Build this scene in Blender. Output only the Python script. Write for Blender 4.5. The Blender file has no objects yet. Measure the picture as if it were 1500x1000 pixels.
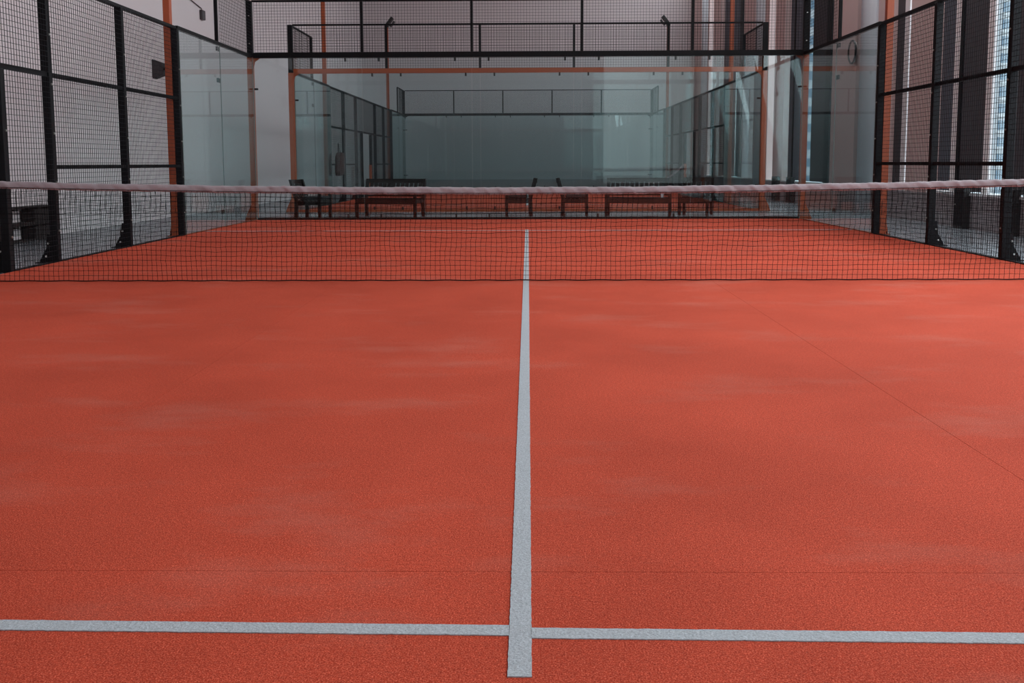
import bpy, bmesh, math, random
from mathutils import Vector, Matrix
from math import sin, cos, pi, radians

C = bpy.context.scene.collection
scene = bpy.context.scene

# ------------------------------------------------------------------ camera
cam_data = bpy.data.cameras.new('camera')
cam = bpy.data.objects.new('camera', cam_data)
C.objects.link(cam)
F_PX, PITCH, YAW, ROLL = 1498.0, 0.109518, 0.0163937, 0.0036179
cam_data.sensor_fit = 'HORIZONTAL'
cam_data.sensor_width = 36.0
cam_data.lens = F_PX / 1500.0 * 36.0
cam_data.shift_x = 0.643 / 1500.0
cam_data.shift_y = -96.74 / 1500.0
cam_data.clip_start = 0.02
cam_data.clip_end = 1000
cam.matrix_world = (Matrix.Translation((0.01915, -9.0556, 1.0466)) @ Matrix.Rotation(YAW, 4, 'Z')
                    @ Matrix.Rotation(pi / 2 - PITCH, 4, 'X') @ Matrix.Rotation(-ROLL, 4, 'Z'))
scene.camera = cam

# ------------------------------------------------------------------ light
vs = scene.view_settings
vs.view_transform = 'Standard'
vs.look = 'None'
vs.gamma = 1.0
vs.use_curve_mapping = False
vs.exposure = 0.10

world = bpy.data.worlds.new('overcast_sky')
scene.world = world
world.use_nodes = True
bg = world.node_tree.nodes['Background']
bg.inputs['Color'].default_value = (0.80, 0.92, 1.0, 1)
bg.inputs['Strength'].default_value = 3.0


def area(name, loc, rot, sx, sy, power, col):
    l = bpy.data.lights.new(name, 'AREA')
    l.shape = 'RECTANGLE'
    l.size, l.size_y = sx, sy
    l.energy = power
    l.color = col
    o = bpy.data.objects.new(name, l)
    C.objects.link(o)
    o.location = loc
    o.rotation_euler = rot
    return o


# daylight through the tall glazing beside and behind the camera, plus added high and overhead lamps
area('added_high_light_near', (6.8, 2.0, 7.2), (0, radians(32), 0), 3.0, 23.0, 1130, (0.93, 0.97, 1.0))  # added lamp high on the right, brightening the turf from that side
area('added_high_light_far', (6.8, 22.0, 9.2), (0, radians(66), 0), 1.6, 25.0, 680, (0.86, 0.94, 1.0))  # added lamp near the ceiling, lighting the far court and back wall
area('side_window_daylight', (6.9, 1.1, 2.9), (0, radians(75), 0), 4.4, 4.4, 150, (0.86, 0.94, 1.0))
area('rear_window_daylight', (5.0, -13.6, 3.85), (radians(90), 0, 0), 3.7, 7.3, 62, (0.90, 0.98, 1.0))
area('added_overhead_light', (1.5, 12.0, 10.0), (0, 0, 0), 6.0, 44.0, 70, (1.0, 0.95, 0.95))  # added lamp under the closed ceiling for even brightness


# ------------------------------------------------------------------ materials
def mat(name, col, rough=0.6, metal=0.0, noise=None, bump=None, spec=0.5):
    m = bpy.data.materials.new(name)
    m.use_nodes = True
    nt = m.node_tree
    b = nt.nodes['Principled BSDF']
    b.inputs['Base Color'].default_value = (*col, 1)
    b.inputs['Roughness'].default_value = rough
    b.inputs['Metallic'].default_value = metal
    b.inputs['Specular IOR Level'].default_value = spec
    tc = nt.nodes.new('ShaderNodeTexCoord')
    if noise:
        sc, amt = noise
        n = nt.nodes.new('ShaderNodeTexNoise')
        n.inputs['Scale'].default_value = sc
        n.inputs['Detail'].default_value = 5
        nt.links.new(tc.outputs['Object'], n.inputs['Vector'])
        mp = nt.nodes.new('ShaderNodeMapRange')
        mp.inputs['To Min'].default_value = 1 - amt
        mp.inputs['To Max'].default_value = 1 + amt
        nt.links.new(n.outputs['Fac'], mp.inputs['Value'])
        mx = nt.nodes.new('ShaderNodeMix')
        mx.data_type = 'RGBA'
        mx.blend_type = 'MULTIPLY'
        mx.inputs['Factor'].default_value = 1
        mx.inputs['A'].default_value = (*col, 1)
        nt.links.new(mp.outputs['Result'], mx.inputs['B'])
        nt.links.new(mx.outputs['Result'], b.inputs['Base Color'])
    if bump:
        sc, st, dist = bump
        n2 = nt.nodes.new('ShaderNodeTexNoise')
        n2.inputs['Scale'].default_value = sc
        n2.inputs['Detail'].default_value = 4
        nt.links.new(tc.outputs['Object'], n2.inputs['Vector'])
        bp = nt.nodes.new('ShaderNodeBump')
        bp.inputs['Strength'].default_value = st
        bp.inputs['Distance'].default_value = dist
        nt.links.new(n2.outputs['Fac'], bp.inputs['Height'])
        nt.links.new(bp.outputs['Normal'], b.inputs['Normal'])
    return m


def ramp(nt, src, stops):
    r = nt.nodes.new('ShaderNodeValToRGB')
    el = r.color_ramp.elements
    el[0].position, el[0].color = stops[0][0], (*stops[0][1], 1)
    el[1].position, el[1].color = stops[-1][0], (*stops[-1][1], 1)
    for p, c in stops[1:-1]:
        e = el.new(p)
        e.color = (*c, 1)
    nt.links.new(src, r.inputs['Fac'])
    return r.outputs['Color']


def turf_material():
    m = bpy.data.materials.new('orange_turf')
    m.use_nodes = True
    nt = m.node_tree
    b = nt.nodes['Principled BSDF']
    b.inputs['Roughness'].default_value = 0.9
    b.inputs['Specular IOR Level'].default_value = 0.08
    tc = nt.nodes.new('ShaderNodeTexCoord')

    def noise(scale, detail, rough=0.5, sx=1, sy=1):
        mp = nt.nodes.new('ShaderNodeMapping')
        mp.inputs['Scale'].default_value = (sx, sy, 1)
        nt.links.new(tc.outputs['Object'], mp.inputs['Vector'])
        n = nt.nodes.new('ShaderNodeTexNoise')
        n.inputs['Scale'].default_value = scale
        n.inputs['Detail'].default_value = detail
        n.inputs['Roughness'].default_value = rough
        nt.links.new(mp.outputs['Vector'], n.inputs['Vector'])
        return n.outputs['Fac']

    def mix(fac, a, bb, kind='MIX'):
        x = nt.nodes.new('ShaderNodeMix')
        x.data_type = 'RGBA'
        x.blend_type = kind
        if isinstance(fac, float):
            x.inputs['Factor'].default_value = fac
        else:
            nt.links.new(fac, x.inputs['Factor'])
        for k, v in (('A', a), ('B', bb)):
            if isinstance(v, tuple):
                x.inputs[k].default_value = (*v, 1)
            else:
                nt.links.new(v, x.inputs[k])
        return x.outputs['Result']
    fine = noise(260, 3, 0.65)
    grain = ramp(nt, fine, [(0.30, (0.26, 0.020, 0.009)), (0.5, (0.50, 0.060, 0.028)), (0.72, (0.86, 0.20, 0.12))])
    big = noise(0.9, 4, 0.6)
    tone = ramp(nt, big, [(0.3, (0.86, 0.86, 0.86)), (0.7, (1.10, 1.14, 1.16))])
    c = mix(1.0, grain, tone, 'MULTIPLY')
    mid = noise(75, 4, 0.7)
    mott = ramp(nt, mid, [(0.32, (0.80, 0.78, 0.78)), (0.68, (1.16, 1.2, 1.2))])
    c = mix(1.0, c, mott, 'MULTIPLY')
    sand = noise(1.1, 6, 0.62, 0.8, 1.6)
    sandm = ramp(nt, sand, [(0.53, (0, 0, 0)), (0.74, (0.26, 0.26, 0.26))])
    c = mix(sandm, c, (0.46, 0.23, 0.18))
    fleck = noise(420, 1, 0.5)
    fl = ramp(nt, fleck, [(0.70, (0, 0, 0)), (0.80, (0.35, 0.35, 0.35))])
    c = mix(fl, c, (0.85, 0.55, 0.42))
    nt.links.new(c, b.inputs['Base Color'])
    bp = nt.nodes.new('ShaderNodeBump')
    bp.inputs['Strength'].default_value = 0.4
    bp.inputs['Distance'].default_value = 0.004
    nt.links.new(noise(260, 3, 0.7), bp.inputs['Height'])
    nt.links.new(bp.outputs['Normal'], b.inputs['Normal'])
    return m


def glass_material(name, tint):
    m = bpy.data.materials.new(name)
    m.use_nodes = True
    nt = m.node_tree
    nt.nodes.remove(nt.nodes['Principled BSDF'])
    out = nt.nodes['Material Output']
    t = nt.nodes.new('ShaderNodeBsdfTransparent')
    t.inputs['Color'].default_value = (*tint, 1)
    g = nt.nodes.new('ShaderNodeBsdfGlossy')
    g.inputs['Roughness'].default_value = 0.0
    g.inputs['Color'].default_value = (0.9, 1.0, 1.0, 1)
    fr = nt.nodes.new('ShaderNodeFresnel')
    # the Fresnel node inverts the IOR on back faces: undo that, so both faces of a thin pane reflect alike
    ge = nt.nodes.new('ShaderNodeNewGeometry')
    io = nt.nodes.new('ShaderNodeMapRange')
    io.inputs['To Min'].default_value = 1.5
    io.inputs['To Max'].default_value = 1 / 1.5
    nt.links.new(ge.outputs['Backfacing'], io.inputs['Value'])
    nt.links.new(io.outputs['Result'], fr.inputs['IOR'])
    mx = nt.nodes.new('ShaderNodeMixShader')
    nt.links.new(fr.outputs[0], mx.inputs[0])
    nt.links.new(t.outputs[0], mx.inputs[1])
    nt.links.new(g.outputs[0], mx.inputs[2])
    nt.links.new(mx.outputs[0], out.inputs['Surface'])
    return m


M = {}
M['turf'] = turf_material()
M['line'] = mat('white_turf_fibre', (0.42, 0.45, 0.47), 0.9, noise=(240, 0.6), bump=(150, 0.6, 0.004), spec=0.2)
M['glass'] = glass_material('tempered_glass', (0.895, 0.955, 0.955))
M['window_glass'] = glass_material('window_glass', (0.97, 0.985, 0.99))
M['glass_edge'] = mat('glass_edge', (0.16, 0.21, 0.20), 0.4)
M['black'] = mat('black_powder_coat', (0.005, 0.005, 0.006), 0.55, noise=(40, 0.2), spec=0.15)
M['wire'] = mat('black_wire', (0.006, 0.006, 0.008), 0.6, spec=0.1)
M['orange'] = mat('orange_powder_coat', (0.35, 0.066, 0.016), 0.5, noise=(6, 0.08))
M['bolt'] = mat('zinc_bolt', (0.55, 0.55, 0.52), 0.35, 0.9)
M['rubber'] = mat('black_rubber', (0.012, 0.012, 0.012), 0.7)
M['cord'] = mat('black_net_cord', (0.005, 0.005, 0.006), 0.85, spec=0.1)
M['tape'] = mat('faded_white_tape', (0.36, 0.315, 0.33), 0.9, noise=(9, 0.25), bump=(60, 0.5, 0.004), spec=0.2)
M['wall'] = mat('painted_wall', (0.66, 0.59, 0.595), 0.75, noise=(0.5, 0.05), bump=(14, 0.08, 0.01))
M['pier'] = mat('rose_brown_pier', (0.66, 0.49, 0.465), 0.7, noise=(0.8, 0.06))
M['column'] = mat('pale_column', (0.62, 0.66, 0.70), 0.6, noise=(0.8, 0.04))
M['parapet'] = mat('grey_parapet', (0.40, 0.36, 0.37), 0.75, noise=(1.2, 0.08))
M['rear'] = mat('grey_rear_wall', (0.27, 0.26, 0.27), 0.8, noise=(0.5, 0.1))
M['sill'] = mat('white_sill', (0.85, 0.87, 0.88), 0.35, noise=(2, 0.04))
M['floor'] = mat('grey_floor_paint', (0.20, 0.22, 0.24), 0.26, noise=(1.3, 0.14), spec=0.6)
M['ceiling'] = mat('ceiling_paint', (0.50, 0.44, 0.43), 0.8, noise=(1, 0.05))
M['blind'] = mat('dark_screen_blind', (0.060, 0.055, 0.062), 0.8, noise=(3, 0.10))
M['blind2'] = mat('slate_screen_blind', (0.095, 0.11, 0.135), 0.75, noise=(3, 0.10))
M['daylit_frame'] = mat('daylit_frame_paint', (0.88, 0.84, 0.84), 0.5, noise=(2, 0.05))  # extra pale: daylight on the window reveals is put into the colour
M['wood'] = mat('dark_stained_wood', (0.012, 0.006, 0.005), 0.6, noise=(30, 0.5), bump=(60, 0.3, 0.002), spec=0.2)
M['cushion'] = mat('black_cushion', (0.012, 0.013, 0.014), 0.9, noise=(60, 0.3), bump=(200, 0.4, 0.002))
M['pallet'] = mat('dark_pallet_wood', (0.016, 0.009, 0.008), 0.8, noise=(25, 0.5), bump=(50, 0.4, 0.003))
M['tower'] = mat('white_tower_render', (0.36, 0.37, 0.38), 0.7, noise=(0.05, 0.05))
M['tower_window'] = mat('blue_tower_window', (0.05, 0.10, 0.15), 0.5, noise=(0.3, 0.3))
M['ground'] = mat('city_ground', (0.30, 0.31, 0.32), 0.9, noise=(0.05, 0.3))
M['plastic'] = mat('dark_plastic', (0.012, 0.012, 0.012), 0.45)
M['lens'] = mat('lamp_glass', (0.45, 0.45, 0.45), 0.2)
M['bag'] = mat('dark_red_bag', (0.05, 0.014, 0.013), 0.85, noise=(20, 0.3))
M['paper'] = mat('white_paper', (0.72, 0.78, 0.86), 0.7)
M['greybox'] = mat('grey_plastic', (0.05, 0.042, 0.045), 0.6)


# ------------------------------------------------------------------ mesh helpers
class MB:
    def __init__(self):
        self.v, self.f = [], []

    def box(self, x0, x1, y0, y1, z0, z1):
        n = len(self.v)
        self.v += [(x0, y0, z0), (x1, y0, z0), (x1, y1, z0), (x0, y1, z0),
                   (x0, y0, z1), (x1, y0, z1), (x1, y1, z1), (x0, y1, z1)]
        self.f += [tuple(n + i for i in q) for q in
                   ((0, 3, 2, 1), (4, 5, 6, 7), (0, 1, 5, 4), (1, 2, 6, 5), (2, 3, 7, 6), (3, 0, 4, 7))]
        return self

    def cbox(self, c, s):
        return self.box(c[0] - s[0] / 2, c[0] + s[0] / 2, c[1] - s[1] / 2, c[1] + s[1] / 2, c[2] - s[2] / 2, c[2] + s[2] / 2)

    def bar(self, a, b, w, h=None, up=(0, 0, 1)):
        """rectangular bar from a to b, w across, h along 'up'"""
        h = h or w
        a, b = Vector(a), Vector(b)
        d = (b - a).normalized()
        s = d.cross(Vector(up))
        if s.length < 1e-4:
            s = d.cross(Vector((1, 0, 0)))
        s.normalize()
        t = s.cross(d).normalized()
        n = len(self.v)
        for p in (a, b):
            for i, j in ((-1, -1), (1, -1), (1, 1), (-1, 1)):
                self.v.append(tuple(p + s * (i * w / 2) + t * (j * h / 2)))
        self.f += [tuple(n + i for i in q) for q in
                   ((0, 1, 2, 3), (7, 6, 5, 4), (0, 4, 5, 1), (1, 5, 6, 2), (2, 6, 7, 3), (3, 7, 4, 0))]
        return self

    def prism(self, pts, axis, a0, a1):
        """extrude a 2D outline along axis 'x','y' or 'z'"""
        n = len(self.v)
        k = len(pts)
        for a in (a0, a1):
            for p, q in pts:
                self.v.append({'x': (a, p, q), 'y': (p, a, q), 'z': (p, q, a)}[axis])
        self.f.append(tuple(n + i for i in range(k)))
        self.f.append(tuple(n + k + i for i in reversed(range(k))))
        for i in range(k):
            j = (i + 1) % k
            self.f.append((n + i, n + k + i, n + k + j, n + j))
        return self

    def tube(self, pts, r, seg=4, closed=False):
        n0 = len(self.v)
        k = len(pts)
        P = [Vector(p) for p in pts]
        for i, p in enumerate(P):
            a = P[i - 1] if (i > 0 or closed) else P[i]
            b = P[(i + 1) % k] if (i < k - 1 or closed) else P[i]
            d = (b - a).normalized()
            ref = Vector((0, 1, 0)) if abs(d.y) < 0.9 else Vector((1, 0, 0))
            s = d.cross(ref).normalized()
            t = d.cross(s)
            for j in range(seg):
                an = 2 * pi * (j + 0.5) / seg
                self.v.append(tuple(p + s * (r * cos(an)) + t * (r * sin(an))))
        for i in range(k if closed else k - 1):
            for j in range(seg):
                a = n0 + i * seg + j
                b = n0 + i * seg + (j + 1) % seg
                i2 = (i + 1) % k
                c = n0 + i2 * seg + (j + 1) % seg
                d = n0 + i2 * seg + j
                self.f.append((a, b, c, d))
        return self

    def cyl(self, a, b, r, seg=12, r2=None):
        a, b = Vector(a), Vector(b)
        r2 = r if r2 is None else r2
        d = (b - a).normalized()
        ref = Vector((0, 0, 1)) if abs(d.z) < 0.9 else Vector((1, 0, 0))
        s = d.cross(ref).normalized()
        t = d.cross(s)
        n = len(self.v)
        for p, rr in ((a, r), (b, r2)):
            for j in range(seg):
                an = 2 * pi * j / seg
                self.v.append(tuple(p + s * rr * cos(an) + t * rr * sin(an)))
        for j in range(seg):
            k = (j + 1) % seg
            self.f.append((n + j, n + k, n + seg + k, n + seg + j))
        self.f.append(tuple(n + j for j in reversed(range(seg))))
        self.f.append(tuple(n + seg + j for j in range(seg)))
        return self

    def mesh(self, name, material, bevel=0):
        me = bpy.data.meshes.new(name)
        me.from_pydata(self.v, [], self.f)
        bm = bmesh.new()
        bm.from_mesh(me)
        bmesh.ops.recalc_face_normals(bm, faces=bm.faces)
        if bevel:
            bmesh.ops.bevel(bm, geom=list(bm.edges), offset=bevel, segments=1, affect='EDGES')
        bm.to_mesh(me)
        bm.free()
        me.materials.append(material)
        return me

    def build(self, name, material, parent=None, bevel=0, smooth=False):
        me = self.mesh(name, material, bevel)
        if smooth:
            for p in me.polygons:
                p.use_smooth = True
        return put(name, me, parent)


def put(name, me, parent=None, loc=(0, 0, 0), rot=(0, 0, 0)):
    o = bpy.data.objects.new(name, me)
    C.objects.link(o)
    if parent is not None:
        o.parent = parent
    o.location = loc
    o.rotation_euler = rot
    return o


def empty(name, loc=(0, 0, 0), rz=0):
    o = bpy.data.objects.new(name, None)
    C.objects.link(o)
    o.location = loc
    o.rotation_euler = (0, 0, rz)
    o.empty_display_size = 0.2
    return o


def tag(o, label=None, cat=None, group=None, kind=None):
    if label:
        o['label'] = label
    if cat:
        o['category'] = cat
    if group:
        o['group'] = group
    if kind:
        o['kind'] = kind
    return o


def copy_tree(o, parent=None):
    c = o.copy()
    C.objects.link(c)
    if parent is not None:
        c.parent = parent
    for ch in list(o.children):
        copy_tree(ch, c)
    return c


rnd = random.Random(7)
XW = 5.06           # half width of a court
# ------------------------------------------------------------------ the room
XL, XR, YB, YF, ZC = -7.1, 6.95, 35.4, -14.0, 10.2
fl = MB().box(XL - .3, XR + .5, YF - .3, YB + .3, -0.3, -0.012).build('floor', M['floor'])
tag(fl, kind='structure')
wl = MB().box(XL - .3, XL, YF - .3, YB + .3, -0.02, ZC).build('wall_left', M['wall'])
tag(wl, kind='structure')
wb = MB().box(XL, XR + .45, YB, YB + .3, -0.02, ZC).build('wall_back', M['wall'])
tag(wb, kind='structure')
wf = MB().box(XL, XR + .45, YF - .3, YF, -0.02, ZC).build('wall_front', M['rear'])
tag(wf, kind='structure')
ce = MB().box(XL - .3, XR + .5, YF - .3, YB + .3, ZC, ZC + .3).build('ceiling', M['ceiling'])
tag(ce, kind='structure')
bb = MB().box(XL + .01, XR - .01, YB - .035, YB, -0.012, 0.34).build('baseboard_back', M['parapet'])
tag(bb, kind='structure')

# right wall: parapet, piers; windows between them
wr = empty('wall_right', (XR, 0, 0))
tag(wr, kind='structure')
ZP = 0.51


def rel(o):
    """children built in world coordinates under an empty with a location"""
    o.location = tuple(-c for c in o.parent.location)
    return o


rel(MB().box(XR, XR + .4, YF, YB, -0.012, ZP).build('parapet', M['parapet'], wr))
ZH = 8.9
rel(MB().box(XR, XR + .4, YF, YB, ZH, ZC).build('wall_head', M['wall'], wr))
# piers (y0, y1)
piers = [(-14, -12.4), (-7.7, -6.2), (-2.6, -1.2), (3.4, 5.0), (8.85, 9.93), (11.07, 11.7), (13.0, 14.72), (19.15, 20.25), (21.0, 21.6),
         (22.9, 24.5), (28.6, 30.0), (30.9, 31.3), (32.3, 35.4)]
for y0, y1 in piers:
    rel(MB().box(XR, XR + .4, y0, y1, ZP, ZH).build('pier', M['pier'], wr))
# windows: (y0, y1, list of fillings (y0, y1, kind))
wins = [
    (-12.4, -7.7, [(-12.4, -7.7, 'clear')]),
    (-6.2, -2.6, [(-6.2, -2.6, 'clear')]),
    (-1.2, 3.4, [(-1.2, 3.4, 'clear')]),
    (5.0, 8.85, [(5.0, 5.92, 'dark'), (5.92, 6.48, 'clear'), (6.48, 6.68, 'frame'), (6.68, 7.55, 'dark'), (7.55, 7.66, 'mullion'),
                 (7.66, 7.88, 'frame'), (7.88, 8.85, 'slate')]),
    (9.93, 11.07, [(9.93, 10.16, 'frame'), (10.16, 10.58, 'dark'), (10.58, 10.72, 'mullion'), (10.72, 11.07, 'clear')]),
    (11.7, 13.0, [(11.7, 13.0, 'slate')]),
    (14.72, 19.15, [(14.72, 15.1, 'mullion'), (15.1, 16.28, 'dark'), (16.28, 16.62, 'clear'), (16.62, 17.93, 'slate'),
                    (17.93, 18.03, 'mullion'), (18.03, 19.15, 'slate')]),
    (20.25, 21.0, [(20.25, 20.6, 'mullion'), (20.6, 21.0, 'clear')]),
    (21.6, 22.9, [(21.6, 22.9, 'slate')]),
    (24.5, 28.6, [(24.5, 24.95, 'mullion'), (24.95, 26.3, 'slate'), (26.3, 28.6, 'slate')]),
    (30.0, 30.9, [(30.0, 30.15, 'mullion'), (30.15, 30.4, 'clear'), (30.4, 30.9, 'frame')]),
    (31.3, 32.3, [(31.3, 32.3, 'slate')]),
]
for wi, (y0, y1, fills) in enumerate(wins):
    w = empty('window_%d' % (wi + 1), (XR + .25, (y0 + y1) / 2, ZP))
    tag(w, kind='structure')
    rel(MB().box(XR - .03, XR + .4, y0 + .004, y1 - .004, ZP + .001, ZP + .032).build('sill', M['sill'], w))
    rel(MB().box(XR + .28, XR + .29, y0 + .004, y1 - .004, ZP + .033, ZH - .01).build('pane', M['window_glass'], w))
    for a, b, k in fills:
        a, b = ((q + 9.06) * 1.026 - 9.06 if q > 5.01 else q for q in (a, b))
        a, b = max(a, y0), min(b, y1)
        if b - a < .02:
            continue
        if k == 'dark' or k == 'slate':
            rel(MB().box(XR + .16, XR + .17, a, b, ZP + .05, ZH - .1).build('blind', M['blind' if k == 'dark' else 'blind2'], w))
            rel(MB().box(XR + .12, XR + .20, a, b, ZH - .1, ZH - .02).build('blind_box', M['black'], w))
        elif k == 'mullion':
            rel(MB().box(XR + .14, XR + .22, a, b, ZP + .033, ZH - .01).build('mullion', M['black'], w))
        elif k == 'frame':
            rel(MB().box(XR + .15, XR + .19, a, b, ZP + .033, ZH - .01).build('mullion', M['daylit_frame'], w))  # pale strip coloured bright in place of a daylit reveal

for y in (2.4, 12.1, 21.8, 31.4):
    o = rel(MB().cyl((7.02, y, -0.012), (7.02, y, ZC), 0.27, 40).build('column', M['column'], wr))
    for p in o.data.polygons:
        p.use_smooth = len(p.vertices) == 4

# ------------------------------------------------------------------ outside
g = MB().box(8, 400, -200, 420, -22.4, -22).build('ground', M['ground'])
tag(g, kind='structure')
tw = empty('apartment_tower', (88, 176, -22))
tag(tw, 'white high-rise block with rows of blue windows seen through the window slot', 'building')
rel(MB().box(68, 108, 174, 196, -22, 72).build('wall', M['tower'], tw))
wm = MB().box(-1.0, 1.0, -.08, .08, -.82, .82).mesh('window', M['tower_window'])
bal = MB().box(-1.2, 1.2, -.5, .5, -.11, .11).mesh('balcony_slab', M['tower'])
for r in range(24):
    for c in range(9):
        x, z = 70.4 + c * 4.4, -7.16 + r * 2.9
        o = put('window', wm, tw, (x - 88, 173.96 - 176, z + 22))
        put('balcony_slab', bal, tw, (x - 88, 173.5 - 176, z - 1.3 + 22))
tw2 = empty('office_tower', (46, 150, -22))
tag(tw2, 'pale blue-grey tower further left outside the windows', 'building')
rel(MB().box(30, 60, 190, 210, -22, 60).build('wall', M['tower'], tw2))
wm2 = MB().box(-3.0, 3.0, -.08, .08, -.8, .8).mesh('window', M['tower_window'])
for r in range(20):
    for c in range(4):
        put('window', wm2, tw2, (33.8 + c * 7.4 - 46, 189.96 - 150, -9 + r * 3.3 + 22))


# ------------------------------------------------------------------ turf and lines
def court_surface(yc, label, near):
    root = empty('court_turf', (0, yc, 0))
    tag(root, label, 'artificial turf', 'orange turf courts')
    xs = [-XW, -1.65, 1.65, XW]
    ys = [-10.06, -6.52, 6.52, 10.06]
    gp = 0.0009
    for i in range(3):
        for j in range(3):
            MB().box(xs[i] + gp, xs[i + 1] - gp, ys[j] + gp, ys[j + 1] - gp, -0.0119, 0).build('turf_roll', M['turf'], root)
    L = 0.0025
    h = 0.025
    s = 0.04 if near else 0
    # centre line and two service lines, cut into the pile: fine fibres just proud of it
    def ragged(x0, x1, y0, y1, along, name):
        n = int((x1 - x0 if along == 'x' else y1 - y0) / 0.012) if near else 12
        v, f = [], []
        for k in range(n + 1):
            t = k / n
            if along == 'x':
                x = x0 + (x1 - x0) * t
                sk = SK(x)
                a, b = (x, y0 + sk + rnd.gauss(0, .0005)), (x, y1 + sk + rnd.gauss(0, .0005))
            else:
                y = y0 + (y1 - y0) * t
                a, b = (x0 + rnd.gauss(0, .0005), y), (x1 + rnd.gauss(0, .0005), y)
            v += [(*a, L), (*b, L), (*a, 0.0001), (*b, 0.0001)]
            if k:
                q = 4 * (k - 1)
                f += [(q, q + 1, q + 5, q + 4), (q, q + 4, q + 6, q + 2), (q + 1, q + 3, q + 7, q + 5)]
        f += [(0, 2, 3, 1), (4 * n, 4 * n + 1, 4 * n + 3, 4 * n + 2)]
        mb = MB()
        mb.v, mb.f = v, f
        return mb.build(name, M['line'], root)
    yo = 6.86
    global SK
    SK = lambda x: 0
    ragged(-h, h, -yo - .205, yo + .205, 'y', 'court_line')
    if near:
        # the near service line is slightly skewed to meet its image pixel rows
        SK = lambda x: SKEW0 + SKEW1 * x
    ragged(-XW + .02, -h + .001, -yo - h, -yo + h, 'x', 'court_line')
    ragged(h - .001, XW - .02, -yo - h - STEP * near, -yo + h - STEP * near, 'x', 'court_line')
    SK = lambda x: 0
    ragged(-XW + .02, -h + .001, yo - h, yo + h, 'x', 'court_line')
    ragged(h - .001, XW - .02, yo - h, yo + h, 'x', 'court_line')
    return root


SKEW0, SKEW1, STEP = 0.004, -0.0150, 0.012
Y2 = 23.50      # the far court's net line
court_surface(0, 'worn orange turf of the near court with white lines', 1)
court_surface(Y2, 'orange turf of the far court behind the glass', 0)


# ------------------------------------------------------------------ enclosures
def wire_panel(plane, c, a0, a1, z0, z1, parent, r=0.0021, pitch=0.0545):
    """welded mesh in the plane x=c or y=c"""
    mb = MB()
    n = max(1, round((a1 - a0) / pitch))
    m = max(1, round((z1 - z0) / pitch))
    for i in range(n + 1):
        a = a0 + (a1 - a0) * i / n
        if plane == 'x':
            mb.box(c - r, c + r, a - r, a + r, z0, z1)
        else:
            mb.box(a - r, a + r, c - r, c + r, z0, z1)
    for j in range(m + 1):
        z = z0 + (z1 - z0) * j / m
        if plane == 'x':
            mb.box(c + r, c + 3 * r, a0, a1, z - r, z + r)
        else:
            mb.box(a0, a1, c + r, c + 3 * r, z - r, z + r)
    o = mb.build('wire_mesh', M['wire'], parent)
    o['kind'] = 'stuff'
    return o


def pane(plane, c, a0, a1, z0, z1, parent):
    t = 0.006
    mb = MB()
    if plane == 'x':
        mb.box(c - t, c + t, a0, a1, z0, z1)
    else:
        mb.box(a0, a1, c - t, c + t, z0, z1)
    o = mb.build('glass_panel', M['glass'], parent)
    o.data.materials.append(M['glass_edge'])
    big = max(p.area for p in o.data.polygons)
    for p in o.data.polygons:
        if p.area < big * 0.5:
            p.material_index = 1
    return o


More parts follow.
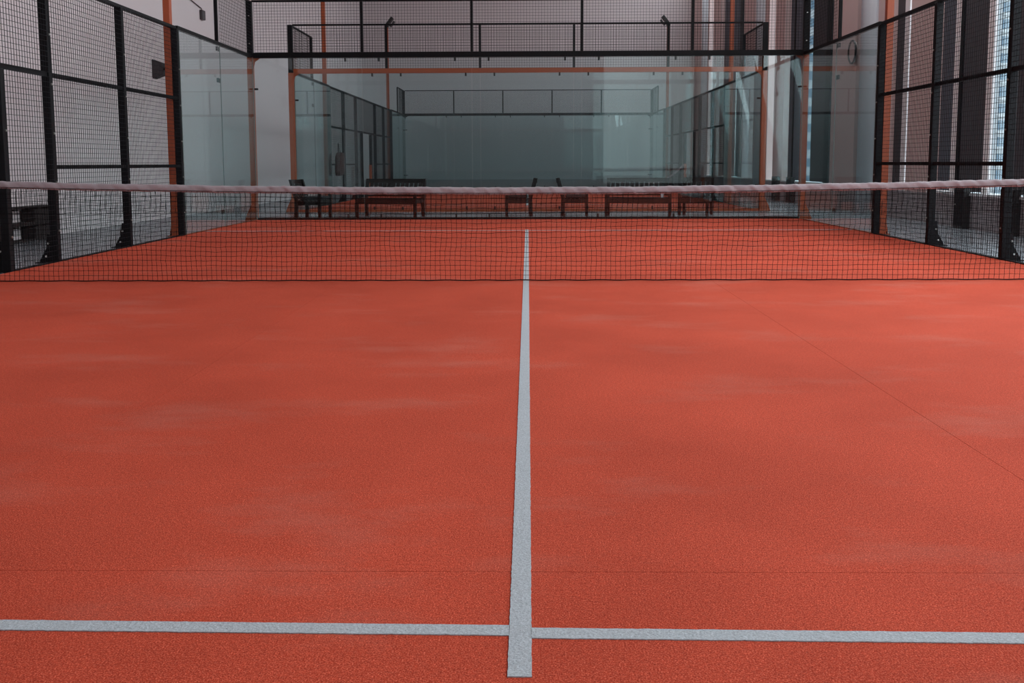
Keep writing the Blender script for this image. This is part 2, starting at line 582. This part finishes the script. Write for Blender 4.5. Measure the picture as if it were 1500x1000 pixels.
def enclosure(yc, label, frame, halves, near):
    root = empty('court_enclosure', (0, yc, 0))
    tag(root, label, 'court enclosure', 'padel court cages')
    PW = 0.085
    bolt = MB().cyl((0, 0, 0), (0, 0, 0.012), 0.011, 8).mesh('bolt', M['bolt'])
    clamp = MB().cbox((0, 0, 0), (0.035, 0.035, 0.07)).mesh('clamp', M['rubber'], 0.005)

    def post(s, y, z0, z1, m, foot=True, bolts=True):
        x0, x1 = (XW, XW + PW) if s > 0 else (-XW - PW, -XW)
        p = MB().box(x0, x1, y - PW / 2, y + PW / 2, z0, z1).build('post', m, root, bevel=0.004)
        if foot:
            xo = s * (XW + PW)
            MB().prism([(xo, -0.011), (xo + s * .13, -0.011), (xo + s * .115, .03), (xo + s * .05, .14), (xo + s * .03, .30), (xo, .30)],
                       'y', y - .03, y - .018).build('foot_gusset', m, p)
            MB().box(min(xo, xo + s * .16), max(xo, xo + s * .16), y - .07, y + .07, -0.0119, -.002).build('base_plate', m, p)
        if bolts and near:
            k = 0
            z = z0 + .35
            while z < z1 - .1:
                put('bolt', bolt, p, (s * (XW - .0), y + (.0), z), (0, -s * pi / 2, 0))
                if foot and k < 2:
                    put('bolt', bolt, p, (xo + s * (.02 + .03 * (1 - k)), y - .03, .06 + .14 * k), (pi / 2, 0, 0))
                z += .52
                k += 1
        return p

    def rail(a, b, w, h, m, name='rail'):
        return MB().bar(a, b, w, h).build(name, m, root)
    for s in (-1, 1):
        X = s * XW
        Xo = s * (XW + PW / 2)
        for hf in halves:
            # mesh bays: 5.99 / 3.95 / 1.92, gate jamb at 0.9
            ys = [1.92, 3.95, 5.99]
            for y in ys:
                post(s, hf * y, -0.0119, 3.0, M['black'])
            post(s, hf * 0.9, -0.0119, 1.97, M['black'])
            for a, b in ((.9, 1.92), (1.92, 3.95), (3.95, 5.99)):
                lo, hi = sorted((hf * a, hf * b))
                wire_panel('x', X, lo + .03, hi - .03, 0.02, 1.97 if a < 1 else 2.99, root)
            for z, a0 in ((2.0, 0.0), (1.02, 1.92)):
                lo, hi = sorted((hf * a0, hf * 5.99))
                rail((Xo, lo, z), (Xo, hi, z), 0.05, 0.045, M['black'])
            lo, hi = sorted((0, hf * 5.99))
            rail((Xo, lo, 3.01), (Xo, hi, 3.01), 0.05, 0.045, M['black'])
            wire_panel('x', X, min(0, hf * 1.92), max(0, hf * 1.92), 2.02, 2.99, root)
            rail((X + s * .02, hf * .9, 0.0), (X + s * .02, hf * 5.99, 0.0), 0.03, 0.022, M['black'], 'bottom_rail')
            # glass side: two 2 m panes
            for a, b in ((5.99 + PW / 2 + .004, 8.02), (8.028, 10.055)):
                lo, hi = sorted((hf * a, hf * b))
                pane('x', X, lo, hi, 0.012, 2.985, root)
            rail((X + s * .035, hf * 6.03, 3.02), (X + s * .035, hf * 10.1, 3.02), 0.05, 0.055, M['black'], 'glass_rail')
            rail((X + s * .03, hf * 6.03, -0.001), (X + s * .03, hf * 10.06, -0.001), 0.03, 0.02, frame, 'bottom_rail')
            for yy in (8.02,):
                for z in (2.93, 2.42, .25):
                    for d in (-.05, .05):
                        put('clamp', clamp, root, (X + s * .028, hf * (yy + d), z))
            # step-up mesh over the last pane
            MB().bar((Xo, hf * 8.02, 3.03), (Xo, hf * 8.02, 4.0), 0.05).build('upper_post', M['black'], root)
            lo, hi = sorted((hf * 8.02, hf * 10.06))
            wire_panel('x', X, lo + .03, hi - .03, 3.05, 3.99, root)
            rail((Xo, hf * 8.02, 4.01), (Xo, hf * 10.06, 4.01), 0.04, 0.03, M['black'])
            # corner pillar
            frame_h = frame if (near or hf < 0) else M['black']
            yk = hf * (10.06 + .055)
            p = MB().box(*sorted((s * XW, s * (XW + .11))), yk - .05, yk + .05, -0.0119, 3.0).build('corner_post', frame_h, root, bevel=0.005)
            yi = hf * 10.06 + .0
            MB().prism([(s * XW, 2.99), (s * (XW - .13), 2.99), (s * (XW - .03), 2.92), (s * XW, 2.80)], 'y', yk - .012, yk + .012).build('corner_gusset', frame_h, p)
            MB().prism([(s * (XW + .11), -0.0119), (s * (XW + .25), -0.0119), (s * (XW + .20), .12), (s * (XW + .11), .30)], 'y', yk - .012, yk + .012).build('foot_gusset', frame_h, p)
            for z in (2.42, .55):
                put('clamp', clamp, root, (s * (XW - .05), yk - hf * .045, z), (0, pi / 2, 0))
            q = MB().box(*sorted((s * (XW + .0), s * (XW + .105))), yk - .05, yk + .05, 3.0, 4.02).build('upper_post', M['black'], root, bevel=0.005)
            if near:
                for z in (3.25, 3.75):
                    put('bolt', bolt, q, (s * (XW + .05), yk - .05, z), (pi / 2, 0, 0))
    for hf in halves:
        Y = hf * 10.06
        xs = [-5.055, -3.04, -1.013, 1.013, 3.04, 5.055]
        for i in range(5):
            pane('y', Y, xs[i] + .004, xs[i + 1] - .004, 0.012, 2.985, root)
        yk = Y + hf * .05
        rail((-XW, yk, 3.035), (XW, yk, 3.035), 0.06, 0.10, frame if not near and hf < 0 else M['black'], 'glass_rail')
        rail((-XW, yk, 0.012), (XW, yk, 0.012), 0.05, 0.055, M['black'] if near or hf > 0 else frame, 'bottom_rail')
        rail((-XW, yk, 4.02), (XW, yk, 4.02), 0.04, 0.03, M['black'], 'top_rail')
        for x in xs[1:5]:
            MB().bar((x, yk, 3.09), (x, yk, 4.0), 0.045).build('upper_post', M['black'], root)
            for d in (-.31, .31):
                put('clamp', clamp, root, (x + d, yk - .03, 2.95))
                put('clamp', clamp, root, (x + d, yk - .03, .07))
        for i in range(5):
            wire_panel('y', yk, xs[i] + .03, xs[i + 1] - .03, 3.09, 4.0, root)
    return root


enclosure(0, 'near court cage of glass, black posts and wire mesh', M['orange'], (1,), True)
e1b = None
enclosure(Y2, 'far court cage with bright orange front frame', M['orange'], (-1, 1), False)


# near half of the near court: only its mesh sides stand beside the camera
def light_pole(x, y, label):
    o = empty('lighting_pole', (x, y, -0.0119))
    tag(o, label, 'pole', 'orange lighting poles')
    MB().box(-.05, .05, -.05, .05, 0.01, 6.06).build('pole', M['orange'], o, bevel=0.006)
    MB().box(-.09, .09, -.09, .09, 0.0001, .01).build('base_plate', M['orange'], o)
    s = 1 if x > 0 else -1
    MB().prism([(s * .05, .01), (s * .09, .01), (s * .075, .1), (s * .05, .30)], 'y', -.008, .008).build('foot_gusset', M['orange'], o)
    # twin-plate floodlight tilted towards the court
    def pl(u0, u1, v0, v1):
        t = radians(38)
        q = []
        for u, v in ((u0, v0), (u1, v0), (u1, v1), (u0, v1)):
            q.append((-s * (u * cos(t) + v * sin(t)), 6.12 - u * sin(t) + v * cos(t)))
        return q
    MB().prism(pl(-.05, .04, .02, .36), 'y', -.17, .17).build('lamp_head', M['plastic'], o, bevel=.006)
    MB().prism(pl(.12, .145, .05, .30), 'y', -.15, .15).build('lamp_visor', M['plastic'], o)
    MB().prism(pl(.041, .119, .05, .09), 'y', -.15, -.13).prism(pl(.041, .119, .05, .09), 'y', .13, .15).build('visor_arms', M['plastic'], o)
    MB().box(-.07, .07, -.06, .06, 6.061, 6.13).build('bracket', M['plastic'], o)
    return o


XP = XW + .085 + .052
for x, y, lb in ((-XP, 5.99, 'orange pole beside the left glass of the near court'),
                 (XP, 5.99, 'orange pole beside the right glass of the near court'),
                 (-XP, Y2 - 5.99, 'orange pole at the far court\'s left side, nearer one'),
                 (XP, Y2 - 5.99, 'orange pole at the far court\'s right side, nearer one'),
                 (-XP, Y2 + 5.99, 'thin distant orange pole at the far court\'s back left'),
                 (XP, Y2 + 5.99, 'thin distant orange pole at the far court\'s back right')):
    light_pole(x, y, lb)


# ------------------------------------------------------------------ near net
def wave(x, z, k):
    return (sin(x * 2.3 + z * 3.1 + k) + .6 * sin(x * 5.9 - z * 7 + 1.7 * k) + .4 * sin(x * 13.1 + z * 9 + 2.9 * k)) / 2


def top_z(x):
    return 0.832 + 0.0042 * (abs(x)) ** 1.9 * .85


NX = 4.90


def netting(x0, x1, zt, zb, pitch, r, amp, yoff, name, parent, slack=0.0):
    """hand-knotted square net, zt(x) top and zb(x) bottom"""
    mb = MB()
    n = int((x1 - x0) / pitch)
    m = int(round((zt(0) - zb(0)) / (pitch * .94)))

    def P(i, j):
        x = x0 + (x1 - x0) * i / n
        t = j / m
        z = zb(x) + (zt(x) - zb(x)) * t
        fade = sin(pi * t) ** .7 if 0 < t < 1 else 0
        dx = amp * wave(x * 1.3, z * 2, 0) * fade * 1.2 + amp * .25 * sin(i * 12.9 + j * 78.2) * fade
        dz = amp * wave(x * 1.1 + 3, z * 2.2, 2) * fade + amp * .22 * sin(i * 39.3 + j * 11.1) * fade - slack * fade
        dy = yoff + amp * 2.2 * wave(x * .8, z, 4) * fade
        return (x + dx + .012 * (t - .5), dy, z + dz)
    G = [[P(i, j) for j in range(m + 1)] for i in range(n + 1)]
    for i in range(n + 1):
        mb.tube(G[i], r, 3)
    for j in range(m + 1):
        mb.tube([G[i][j] for i in range(n + 1)], r * (1 if 0 < j < m else 1.6), 3)
    o = mb.build(name, M['cord'], parent)
    o['kind'] = 'stuff'
    return o


net = empty('padel_net', (0, 0, 0))
tag(net, 'black mesh net with faded white top tape across the near court', 'net')
netting(-NX, NX, lambda x: top_z(x) - .055, lambda x: .010, 0.0445, 0.0020, 0.010, 0.0, 'netting', net)
netting(-NX, NX, lambda x: top_z(x) - .05, lambda x: .605 + .006 * sin(x * 1.7) + .002 * x * x / 4, 0.047, 0.0017, 0.012, -0.012, 'folded_netting', net, 0.004)
# top tape: a folded cloth sleeve with creases
v, f = [], []
N = 700
K = 10
for i in range(N + 1):
    x = -NX + 2 * NX * i / N
    zc = top_z(x) - .031
    for k in range(K):
        a = 2 * pi * k / K
        cr = .0042 * sin(x * 41 + 4 * sin(x * 3.1) + 2.2 * cos(a)) + .0032 * sin(x * 97 + 3 * cos(a) + 5 * sin(x * 2.2)) + .002 * sin(x * 17 + a)
        v.append((x, (.011 + cr) * sin(a) - .0, zc + (.033 + .35 * cr) * cos(a) + .0035 * sin(x * 5.3) * .5))
    if i:
        for k in range(K):
            a, b = (i - 1) * K + k, (i - 1) * K + (k + 1) % K
            f.append((a, b, b + K, a + K))
mb = MB()
mb.v, mb.f = v, f
mb.build('top_tape', M['tape'], net, smooth=True)
MB().tube([(-NX + 2 * NX * i / 200, 0, .009 + .002 * sin(i * .9)) for i in range(201)], .0052, 6).build('bottom_cord', M['cord'], net)
for s in (-1, 1):
    p = MB().box(s * 4.96 - .04, s * 4.96 + .04, -.04, .04, .0005, .95).build('net_post', M['orange'], net, bevel=.005)
    MB().cyl((s * 4.96, -.07, .80), (s * 4.96, -.04, .80), .035, 14).build('tension_winch', M['bolt'], p)
    MB().bar((s * NX, 0, top_z(NX) - .03), (s * 4.925, 0, .90), .006).build('tension_cable', M['bolt'], net)

# far court: the net hangs slack from its right post
n2 = empty('slack_net', (0, Y2, 0))
tag(n2, 'slack far net, white tape sagging from the right orange post', 'net')
for s in (-1, 1):
    MB().box(s * 4.98 - .04, s * 4.98 + .04, -.04, .04, .0005, 1.0).build('net_post', M['orange'], n2, bevel=.005)


def slack_z(x):
    t = (4.94 - x) / 0.85
    if t < 1:
        return .98 - .56 * t - .1 * sin(pi * t)
    u = min(1, (x + 4.94) / 9.0)
    return .12 + .30 * max(0, 1 - (t - 1) * .45) ** 1.0 if t < 3.2 else .12 + (.22 * max(0, 1 - (x + 4.94) / 1.5) if x < -3.44 else 0)


pts = [(4.94 - 9.88 * i / 120, 0.02 * sin(i * .5), max(.09, slack_z(4.94 - 9.88 * i / 120))) for i in range(121)]
tb = MB()
for i in range(120):
    tb.bar(pts[i], pts[i + 1], .014, .055)
tb.build('top_tape', M['tape'], n2)
nb = MB()
for i in range(120):
    x, y, z = pts[i]
    nb.tube([(x, y, z), (x, y + .01, .006)], .0016, 3)
for j in range(1, 10):
    nb.tube([(x, y + .01, .006 + (z - .006) * j / 10) for x, y, z in pts], .0016, 3)
o = nb.build('netting', M['cord'], n2)
o['kind'] = 'stuff'


# ------------------------------------------------------------------ seats between the courts
def seat(name, w, label, cat, group, cushion=False, hs=.36, hb=.74):
    root = empty(name)
    tag(root, label, cat, group)
    d = .56
    zf = -0.0119
    for sx in (-1, 1):
        x = sx * (w / 2 - .03)
        MB().box(x - .03, x + .03, -d / 2, -d / 2 + .055, zf, .52).build('leg', M['wood'], root, bevel=.004)
        # back leg runs up into the leaning back post
        y = d / 2 - .05
        MB().prism([(y - .03, zf), (y + .035, zf), (y + .02, .34), (y + .13, hb), (y + .075, hb), (y - .04, .34)], 'x', x - .03, x + .03).build('leg', M['wood'], root)
        MB().prism([(-d / 2 - .02, .52), (y + .05, .52), (y + .055, .55), (-d / 2 - .02, .55)], 'x', x - .035, x + .035).build('armrest', M['wood'], root)
        MB().box(x - .015, x + .015, -d / 2 + .055, y - .03, hs - .09, hs - .02).build('side_rail', M['wood'], root)
    MB().box(-w / 2 + .06, w / 2 - .06, -d / 2 + .01, -d / 2 + .035, hs - .11, hs - .02).build('apron', M['wood'], root)
    MB().box(-w / 2 + .06, w / 2 - .06, d / 2 - .08, d / 2 - .055, hs - .11, hs - .02).build('apron', M['wood'], root)
    sl = MB().box(-w / 2 + .061, w / 2 - .061, -.034, .034, -.01, .01).mesh('seat_slat', M['wood'])
    for k in range(6):
        put('seat_slat', sl, root, (0, -d / 2 + .05 + k * .082, hs - .009))
    y0, y1 = d / 2 - .07, d / 2 + .06
    MB().bar((-w / 2 + .06, y1, hb - .045), (w / 2 - .06, y1, hb - .045), .025, .085).build('back_rail', M['wood'], root)
    MB().bar((-w / 2 + .06, y0 - .005, hs + .045), (w / 2 - .06, y0 - .005, hs + .045), .025, .04).build('back_rail', M['wood'], root)
    n = max(4, round((w - .14) / .095))
    bs = MB().bar((0, y0, hs + .05), (0, y1 - .005, hb - .08), .068, .016, (0, 1, 0)).mesh('back_slat', M['wood'])
    for k in range(n):
        put('back_slat', bs, root, (-w / 2 + .07 + (w - .14) * (k + .5) / n, 0, 0))
    if cushion:
        MB().box(-w / 2 + .07, w / 2 - .07, -d / 2 + .0, d / 2 - .11, hs + .002, hs + .075).build('cushion', M['cushion'], root, bevel=.02)
    return root


def place(o, x, y, rz):
    o.location = (x, y, 0)
    o.rotation_euler = (0, 0, radians(rz))


b1 = seat('slatted_bench', 1.28, 'left dark slatted wooden bench behind the net', 'bench', 'dark wooden benches between the courts')
place(b1, -2.72, 11.30, -14)
b2 = seat('slatted_bench', 1.30, 'right dark slatted wooden bench behind the net', 'bench', 'dark wooden benches between the courts')
place(b2, 2.22, 11.42, -9)
G = 'dark wooden armchairs between the courts'
c1 = seat('armchair', .62, 'dark armchair facing left, second chair from the left', 'chair', G, True, .34)
place(c1, -.16, 11.62, -88)
c2 = copy_tree(c1)
tag(c2, 'dark armchair facing right, beside the right bench', 'chair', G)
place(c2, .95, 11.66, 86)
c3 = copy_tree(c1)
tag(c3, 'leftmost dark armchair, behind the orange post', 'chair', G)
place(c3, -4.20, 10.95, 80)
c4 = copy_tree(c1)
tag(c4, 'rightmost dark armchair, right of the benches', 'chair', G)
place(c4, 3.42, 11.80, -20)

cup = MB().cyl((0, 0, 0), (0, 0, .10), .028, 16, .038).build('paper_cup', M['paper'])
tag(cup, 'small white cup on the right bench', 'cup')
cup.location = (2.66, 11.20, .3615)

# ------------------------------------------------------------------ pallets by the left wall
def pallet(label, z):
    root = empty('wooden_pallet', (-6.98, 4.975, z))
    tag(root, label, 'pallet', 'dark pallets by the left wall')
    L_, W_ = 1.55, .20
    bd = MB().box(-.045, .045, -L_ / 2, L_ / 2, 0, .022).mesh('deck_board', M['pallet'], .003)
    for k in range(2):
        put('deck_board', bd, root, (-W_ / 2 + .045 + k * (W_ - .09), 0, .218))
    for k in range(2):
        put('bottom_board', bd, root, (-W_ / 2 + .045 + k * (W_ - .09), 0, .0005))
    st = MB().box(-W_ / 2, W_ / 2, -.05, .05, 0, .022).mesh('cross_board', M['pallet'], .003)
    for y in (-L_ / 2 + .05, -.33, .33, L_ / 2 - .05):
        put('cross_board', st, root, (0, y, .194))
    for a0, a1 in ((-L_ / 2, -.475), (.175, .47), (.48, L_ / 2)):
        MB().box(-W_ / 2 + .005, W_ / 2 - .005, a0 + .004, a1, .0235, .1935).build('block', M['pallet'], root, bevel=.004)
    return root


pallet('dark wooden pallet on the floor by the left wall', -.0118)
pallet('dark wooden pallet stacked on top of the other', .2292)

# ------------------------------------------------------------------ slim black cabinets along the parapet
for lb, y0, y1 in (('slim black cabinet at the parapet between the two nearest right posts', 7.10, 7.46),
                   ('slim black cabinet at the parapet behind the nearest right post', 5.45, 5.86),
                   ('slim black cabinet at the far parapet beside the far cage', 17.7, 18.2),
                   ('slim black cabinet furthest along the parapet', 19.3, 19.8)):
    o = empty('cabinet', (XR - .06, (y0 + y1) / 2, -0.0119))
    tag(o, lb, 'cabinet', 'black cabinets at the parapet')
    MB().box(-.055, .055, -(y1 - y0) / 2, (y1 - y0) / 2, 0, .66).build('body', M['plastic'], o, bevel=.006)
    MB().box(-.062, -.056, -(y1 - y0) / 2 + .03, (y1 - y0) / 2 - .03, .05, .61).build('door', M['black'], o)
    MB().cyl((-.062, .09, .38), (-.075, .09, .38), .012, 10).build('knob', M['bolt'], o)

# ------------------------------------------------------------------ small wall and fence fittings
t = empty('wall_ring', (XR, 13.15, 3.36))
tag(t, 'round dark wall fixture on the rose pier behind the right glass', 'wall fixture')
r_ = .235
MB().tube([(-.05, r_ * cos(a * pi / 20), r_ * sin(a * pi / 20)) for a in range(40)], .022, 8, True).build('rim', M['plastic'], t, smooth=True)
MB().cyl((-.0001, 0, 0), (-.045, 0, 0), r_ - .01, 32).build('face', M['pier'], t)

sp = empty('loudspeaker', (-5.36, 6.10, 2.43))
tag(sp, 'dark loudspeaker on a bracket at the left orange pole', 'loudspeaker')
MB().prism([(-.10, -.14), (.05, -.085), (.05, .085), (-.10, .14)], 'y', -.09, .09).build('cabinet', M['greybox'], sp, bevel=.004)
MB().box(-.108, -.1005, -.08, .08, -.12, .12).build('grille', M['plastic'], sp)
MB().bar((.05, 0, 0), (.110, -.055, 0), .03).build('bracket', M['plastic'], sp)

bx = empty('junction_box', (XL, 13.6, 4.28))
tag(bx, 'small grey junction box with a cable high on the left wall', 'junction box')
MB().box(.0001, .07, -.10, .10, -.11, .09).build('box', M['greybox'], bx, bevel=.006)
MB().tube([(.02, 0, .09), (.02, -.02, .13), (.02, -1.3, .27), (.02, -3.0, .46)], .010, 6).build('cable', M['greybox'], bx)


# bag hanging at the far court's left mesh
bg_ = empty('hanging_bag', (-4.98, 18.15, .72))
tag(bg_, 'dark bag hanging on the far cage\'s left mesh', 'bag')
MB().prism([(-.30, .30), (-.34, .10), (-.24, .0), (.18, .02), (.34, .14), (.33, .50), (.22, .62), (-.05, .62), (-.24, .52)], 'x', -.065, .075).build('body', M['bag'], bg_, bevel=.02)
MB().tube([(.0, -.12, .60), (-.02, -.06, .84), (-.03, .06, .86), (.0, .14, .60)], .012, 6).build('strap', M['cushion'], bg_)
MB().tube([(.02, -.2, .04), (.03, -.28, -.08), (.03, -.12, -.12), (.02, .0, .02)], .010, 6).build('strap', M['lens'], bg_)
